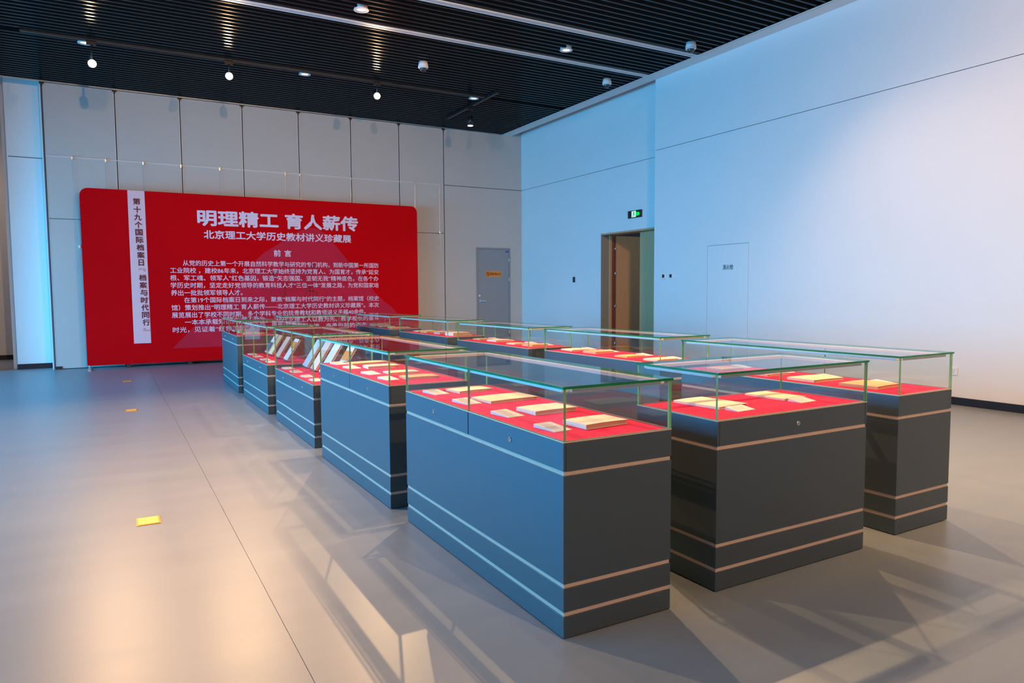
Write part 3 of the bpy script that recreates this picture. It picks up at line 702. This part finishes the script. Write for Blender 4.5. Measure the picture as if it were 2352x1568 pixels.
def book_mesh(w_, d_, h_, colr, warp=0.0022):
    """flat book: x = width, y = height of the page; spine on -x, slightly lifted cover"""
    key = (round(w_, 3), round(d_, 3), h_, colr)
    if key in BCACHE: return BCACHE[key]
    nx = 10
    def slab(bm, x0, x1, y0, y1, zf0, zf1):
        top = []; bot = []
        for i in range(nx+1):
            u = i/nx; x = x0+(x1-x0)*u
            top.append([bm.verts.new((x, yy_, zf1(u))) for yy_ in (y0, y1)]); bot.append([bm.verts.new((x, yy_, zf0(u))) for yy_ in (y0, y1)])
        for i in range(nx):
            bm.faces.new((top[i][0], top[i+1][0], top[i+1][1], top[i][1])); bm.faces.new((bot[i][0], bot[i][1], bot[i+1][1], bot[i+1][0]))
            bm.faces.new((top[i][0], bot[i][0], bot[i+1][0], top[i+1][0])); bm.faces.new((top[i][1], top[i+1][1], bot[i+1][1], bot[i][1]))
        bm.faces.new((top[0][0], top[0][1], bot[0][1], bot[0][0])); bm.faces.new((top[-1][0], bot[-1][0], bot[-1][1], top[-1][1]))
    bend = lambda u: warp*math.sin(math.pi*u*0.9+0.2) - warp*0.5*u
    t = 0.0018
    bm = BM(); slab(bm, -w_/2, w_/2, -d_/2, d_/2, lambda u: 0.0003, lambda u: t); lo = mesh('back_cover', bm, BC[colr])
    bm = BM(); slab(bm, -w_/2+0.003, w_/2-0.004, -d_/2+0.003, d_/2-0.003, lambda u: t, lambda u: h_-t+bend(u)-0.0002); pg = mesh('page_block', bm, 'pages')
    bm = BM(); slab(bm, -w_/2, w_/2, -d_/2, d_/2, lambda u: h_-t+bend(u), lambda u: h_+bend(u))
    for f in bm.faces: f.smooth = False
    up = mesh('front_cover', bm, BC[colr])
    bm = BM(); box(bm, -w_/2-0.0015, -w_/2, -d_/2, d_/2, 0.0003, h_+bend(0)); sp = mesh('spine', bm, BC[colr])
    BCACHE[key] = (lo, pg, up, sp); return BCACHE[key]
def book(k, a, b, w_, d_, h_, rz, colr, label, z=None, tilt=None, deco=None):
    x, y = rel(k, a, b); zz = DECK[k] if z is None else z
    t_ = thing('book', label, 'book', (x, y, zz+0.0005), R(rz), 'old textbooks in the display cases')
    if tilt is not None: t_.rotation_euler = tilt
    lo, pg, up, sp = book_mesh(w_, d_, h_, colr)
    obj('back_cover', lo, t_); obj('page_block', pg, t_); uo = obj('front_cover', up, t_); obj('spine', sp, t_)
    if deco:
        bm = BM(); box(bm, -w_/2+0.012, w_/2-0.012, -d_/2+deco[1]*d_, -d_/2+deco[2]*d_, h_+0.0045, h_+0.0052); o_ = part('cover_picture', bm, deco[0], uo)
    return t_
def card(k, a, b, sx, sy, rz, label):
    x, y = rel(k, a, b)
    t_ = thing('caption_card', label, 'label card', (x, y, DECK[k]), R(rz), 'white caption cards in the display cases')
    bm = BM()
    v = [(-sx/2, -sy/2, 0.0005), (sx/2, -sy/2, 0.0005), (sx/2, sy/2, 0.012), (-sx/2, sy/2, 0.012)]
    T = [bm.verts.new((p[0], p[1], p[2]+0.0025)) for p in v]; B = [bm.verts.new((p[0], p[1], 0.0004)) for p in v]
    bm.faces.new(T); bm.faces.new(B[::-1])
    for i in range(4): bm.faces.new((T[i], B[i], B[(i+1) % 4], T[(i+1) % 4]))
    part('card', bm, 'white', t_)
    bm = BM()
    for i in range(3):
        yy_ = sy*(0.22-0.2*i); zf = lambda yv: 0.0005+(yv+sy/2)/sy*0.0115+0.0028
        bm.faces.new([bm.verts.new((xx, yv, zf(yv))) for xx, yv in ((-sx*0.38, yy_-0.0022), (sx*(0.36-0.12*i), yy_-0.0022), (sx*(0.36-0.12*i), yy_+0.0022), (-sx*0.38, yy_+0.0022))])
    part('print_lines', bm, 'faint', t_)
    return t_
ordn = ['nearest the camera', 'second nearest', 'third nearest', 'farthest back']
# front left case
C1 = 'in the front left case'
book('1a', 0.312, 0.235, 0.221, 0.145, 0.019, 5, 'ivory', 'ivory book nearest the camera ' + C1)
book('1a', 0.314, 0.612, 0.230, 0.150, 0.018, 4, 'ivory', 'ivory book second nearest the camera ' + C1)
book('1a', 0.320, 1.020, 0.285, 0.178, 0.013, 6, 'cream', 'wide thin cream book third from the near end ' + C1)
book('1a', 0.306, 1.396, 0.220, 0.138, 0.012, 8, 'cream', 'thin cream book at the far end of the front left case')
for i, (b_, rz) in enumerate(((0.242, 6), (0.61, 8), (1.02, 8), (1.402, 8))):
    card('1a', 0.108, b_, 0.085, 0.135, rz, 'white caption card %s %s' % (ordn[i], C1))
C2 = 'in the second case of the left row'
for i, (b_, w_, h_, cc, rz) in enumerate(((0.280, 0.224, 0.014, 'tan', 0), (0.600, 0.214, 0.012, 'cream', 1), (1.010, 0.235, 0.018, 'ivory', 0), (1.350, 0.290, 0.012, 'yellow', 8))):
    book('1b', 0.305, b_, w_, 0.130, h_, rz, cc, '%s book %s %s' % (cc, ordn[i], C2))
for i, b_ in enumerate((0.307, 0.652, 1.076, 1.42)):
    card('1b', 0.108, b_, 0.085, 0.120, 12, 'white caption card %s %s' % (ordn[i], C2))
# short front case
book('2a', 0.308, 0.345, 0.207, 0.270, 0.011, 6, 'ivory', 'large wavy ivory book at the left in the short front case')
book('2a', 0.762, 0.345, 0.172, 0.235, 0.009, 4, 'cream', 'cream book at the right in the short front case')
card('2a', 0.299, 0.153, 0.115, 0.075, 4, 'white caption card before the left book in the short front case')
card('2a', 0.746, 0.172, 0.115, 0.075, 4, 'white caption card before the right book in the short front case')
# right row
C3 = ['in the front case of the right row', 'in the second case of the right row', 'in the third case of the right row', 'in the fourth case of the right row', 'in the farthest case of the right row']
RB = [('3a', [(0.228, 0.305, 0.25, 0.22, 0.016, 5, 'tan'), (0.225, 0.655, 0.27, 0.19, 0.014, 0, 'cream'), (0.21, 1.00, 0.22, 0.17, 0.012, 4, 'pinkish'), (0.20, 1.35, 0.20, 0.16, 0.012, 0, 'tan')]),
      ('3b', [(0.220, 0.230, 0.22, 0.16, 0.015, 2, 'cream'), (0.220, 0.600, 0.21, 0.150, 0.012, 4, 'ochre'), (0.240, 1.050, 0.21, 0.18, 0.018, 2, 'tan'), (0.225, 1.385, 0.19, 0.19, 0.012, -2, 'cream')]),
      ('3c', [(0.240, 0.260, 0.20, 0.17, 0.018, 6, 'tan'), (0.205, 0.567, 0.16, 0.15, 0.012, 4, 'cream'), (0.27, 1.060, 0.20, 0.19, 0.018, 4, 'ivory'), (0.24, 1.390, 0.16, 0.18, 0.012, 0, 'tan')]),
      ('3d', [(0.26, 0.25, 0.25, 0.19, 0.040, 8, 'ivory'), (0.26, 0.64, 0.22, 0.16, 0.030, 5, 'pinkish'), (0.24, 1.02, 0.22, 0.17, 0.020, 4, 'ochre'), (0.26, 1.36, 0.20, 0.15, 0.012, 4, 'cream')]),
      ('3e', [(0.24, 0.30, 0.24, 0.18, 0.014, 4, 'yellow'), (0.24, 0.76, 0.22, 0.16, 0.014, 0, 'cream'), (0.26, 1.18, 0.24, 0.20, 0.040, 6, 'ochre')])]
for j, (k, L_b) in enumerate(RB):
    for i, (a, b_, w_, d_, h_, rz, cc) in enumerate(L_b):
        book(k, a, b_, w_, d_, h_, rz, cc, '%s book %s %s' % (cc, ordn[i], C3[j]))
        if j < 4 or i != 1:
            card(k, 0.40, b_+0.03, 0.085, 0.125, 4, 'white caption card %s %s' % (ordn[i], C3[j]))
# deep cases with books leaning back, covers towards the aisle
LB = {'1c': [(0.285, 'white', 'orangepic'), (0.72, 'white', None), (1.05, 'pinkish', None), (1.38, 'grey blue', None)],
      '1d': [(0.31, 'white', 'orangepic'), (0.74, 'pinkish', None), (1.17, 'tan', None), (1.40, 'pinkish', 'darkpic')]}
for k, lst in LB.items():
    nm = 'third case of the left row' if k == '1c' else 'fourth case of the left row'
    for i, (b_, cc, dc) in enumerate(lst):
        ln = R(32)
        x, y = rel(k, 0.27, b_)
        hgt = 0.30 if k == '1c' else 0.26
        # local x across (spine), y = up the cover; cover normal turned to -X and up
        rot = Matrix(((0, math.sin(ln), -math.cos(ln)), (-1, 0, 0), (0, math.cos(ln), math.sin(ln))))
        cx = x + math.sin(ln)*hgt/2; cz = DECK[k] + math.cos(ln)*hgt/2 + 0.012
        t_ = book(k, 0, 0, 0.19, hgt, 0.022, 0, cc, '%s book leaning upright, %s, %s' % (cc, ordn[i], nm), deco=(dc, 0.08 if dc == 'darkpic' else 0.55, 0.55 if dc == 'darkpic' else 0.85) if dc else None)
        t_.location = (cx, y, cz); t_.rotation_euler = rot.to_euler()
        # its clear book rest
        s_ = thing('book_rest', 'clear rest under the leaning book %s, %s' % (ordn[i], nm), 'book rest', (x, y, DECK[k]), 0, 'clear book rests')
        bm = BM(); o1 = Vector((math.sin(ln), 0, math.cos(ln))); nb = Vector((math.cos(ln), 0, -math.sin(ln)))
        c0 = Vector((0.004, 0, 0.010)) + nb*0.002
        q = [c0, c0+o1*hgt*0.8, c0+o1*hgt*0.8+nb*0.004, c0+nb*0.004]
        A = [bm.verts.new((p.x, -0.07, p.z)) for p in q]; B = [bm.verts.new((p.x, 0.07, p.z)) for p in q]
        bm.faces.new(A); bm.faces.new(B[::-1])
        for e in range(4): bm.faces.new((A[e], B[e], B[(e+1) % 4], A[(e+1) % 4]))
        part('back_plate', bm, 'glass', s_)
        bm = BM(); box(bm, -0.035, 0.03, -0.07, 0.07, 0.0005, 0.0045); box(bm, -0.035, -0.031, -0.07, 0.07, 0.0045, 0.022); part('ledge', bm, 'glass', s_)
    for i, b_ in enumerate((0.30, 0.62, 1.06, 1.42)):
        card(k, 0.10, b_, 0.085, 0.115, 10, 'white caption card %s in the %s' % (ordn[i], nm))
for i, (b_, cc, h_) in enumerate(((0.3, 'yellow', 0.02), (0.78, 'tan', 0.03), (1.25, 'cream', 0.02))):
    book('1e', 0.25, b_, 0.26, 0.18, h_, 3, cc, '%s book %s in the farthest case of the left row' % (cc, ordn[i]))
book('2b', 0.3, 0.26, 0.20, 0.24, 0.02, 3, 'tan', 'tan book at the left in the short far case')
book('2b', 0.72, 0.26, 0.18, 0.23, 0.018, -3, 'cream', 'cream book at the right in the short far case')
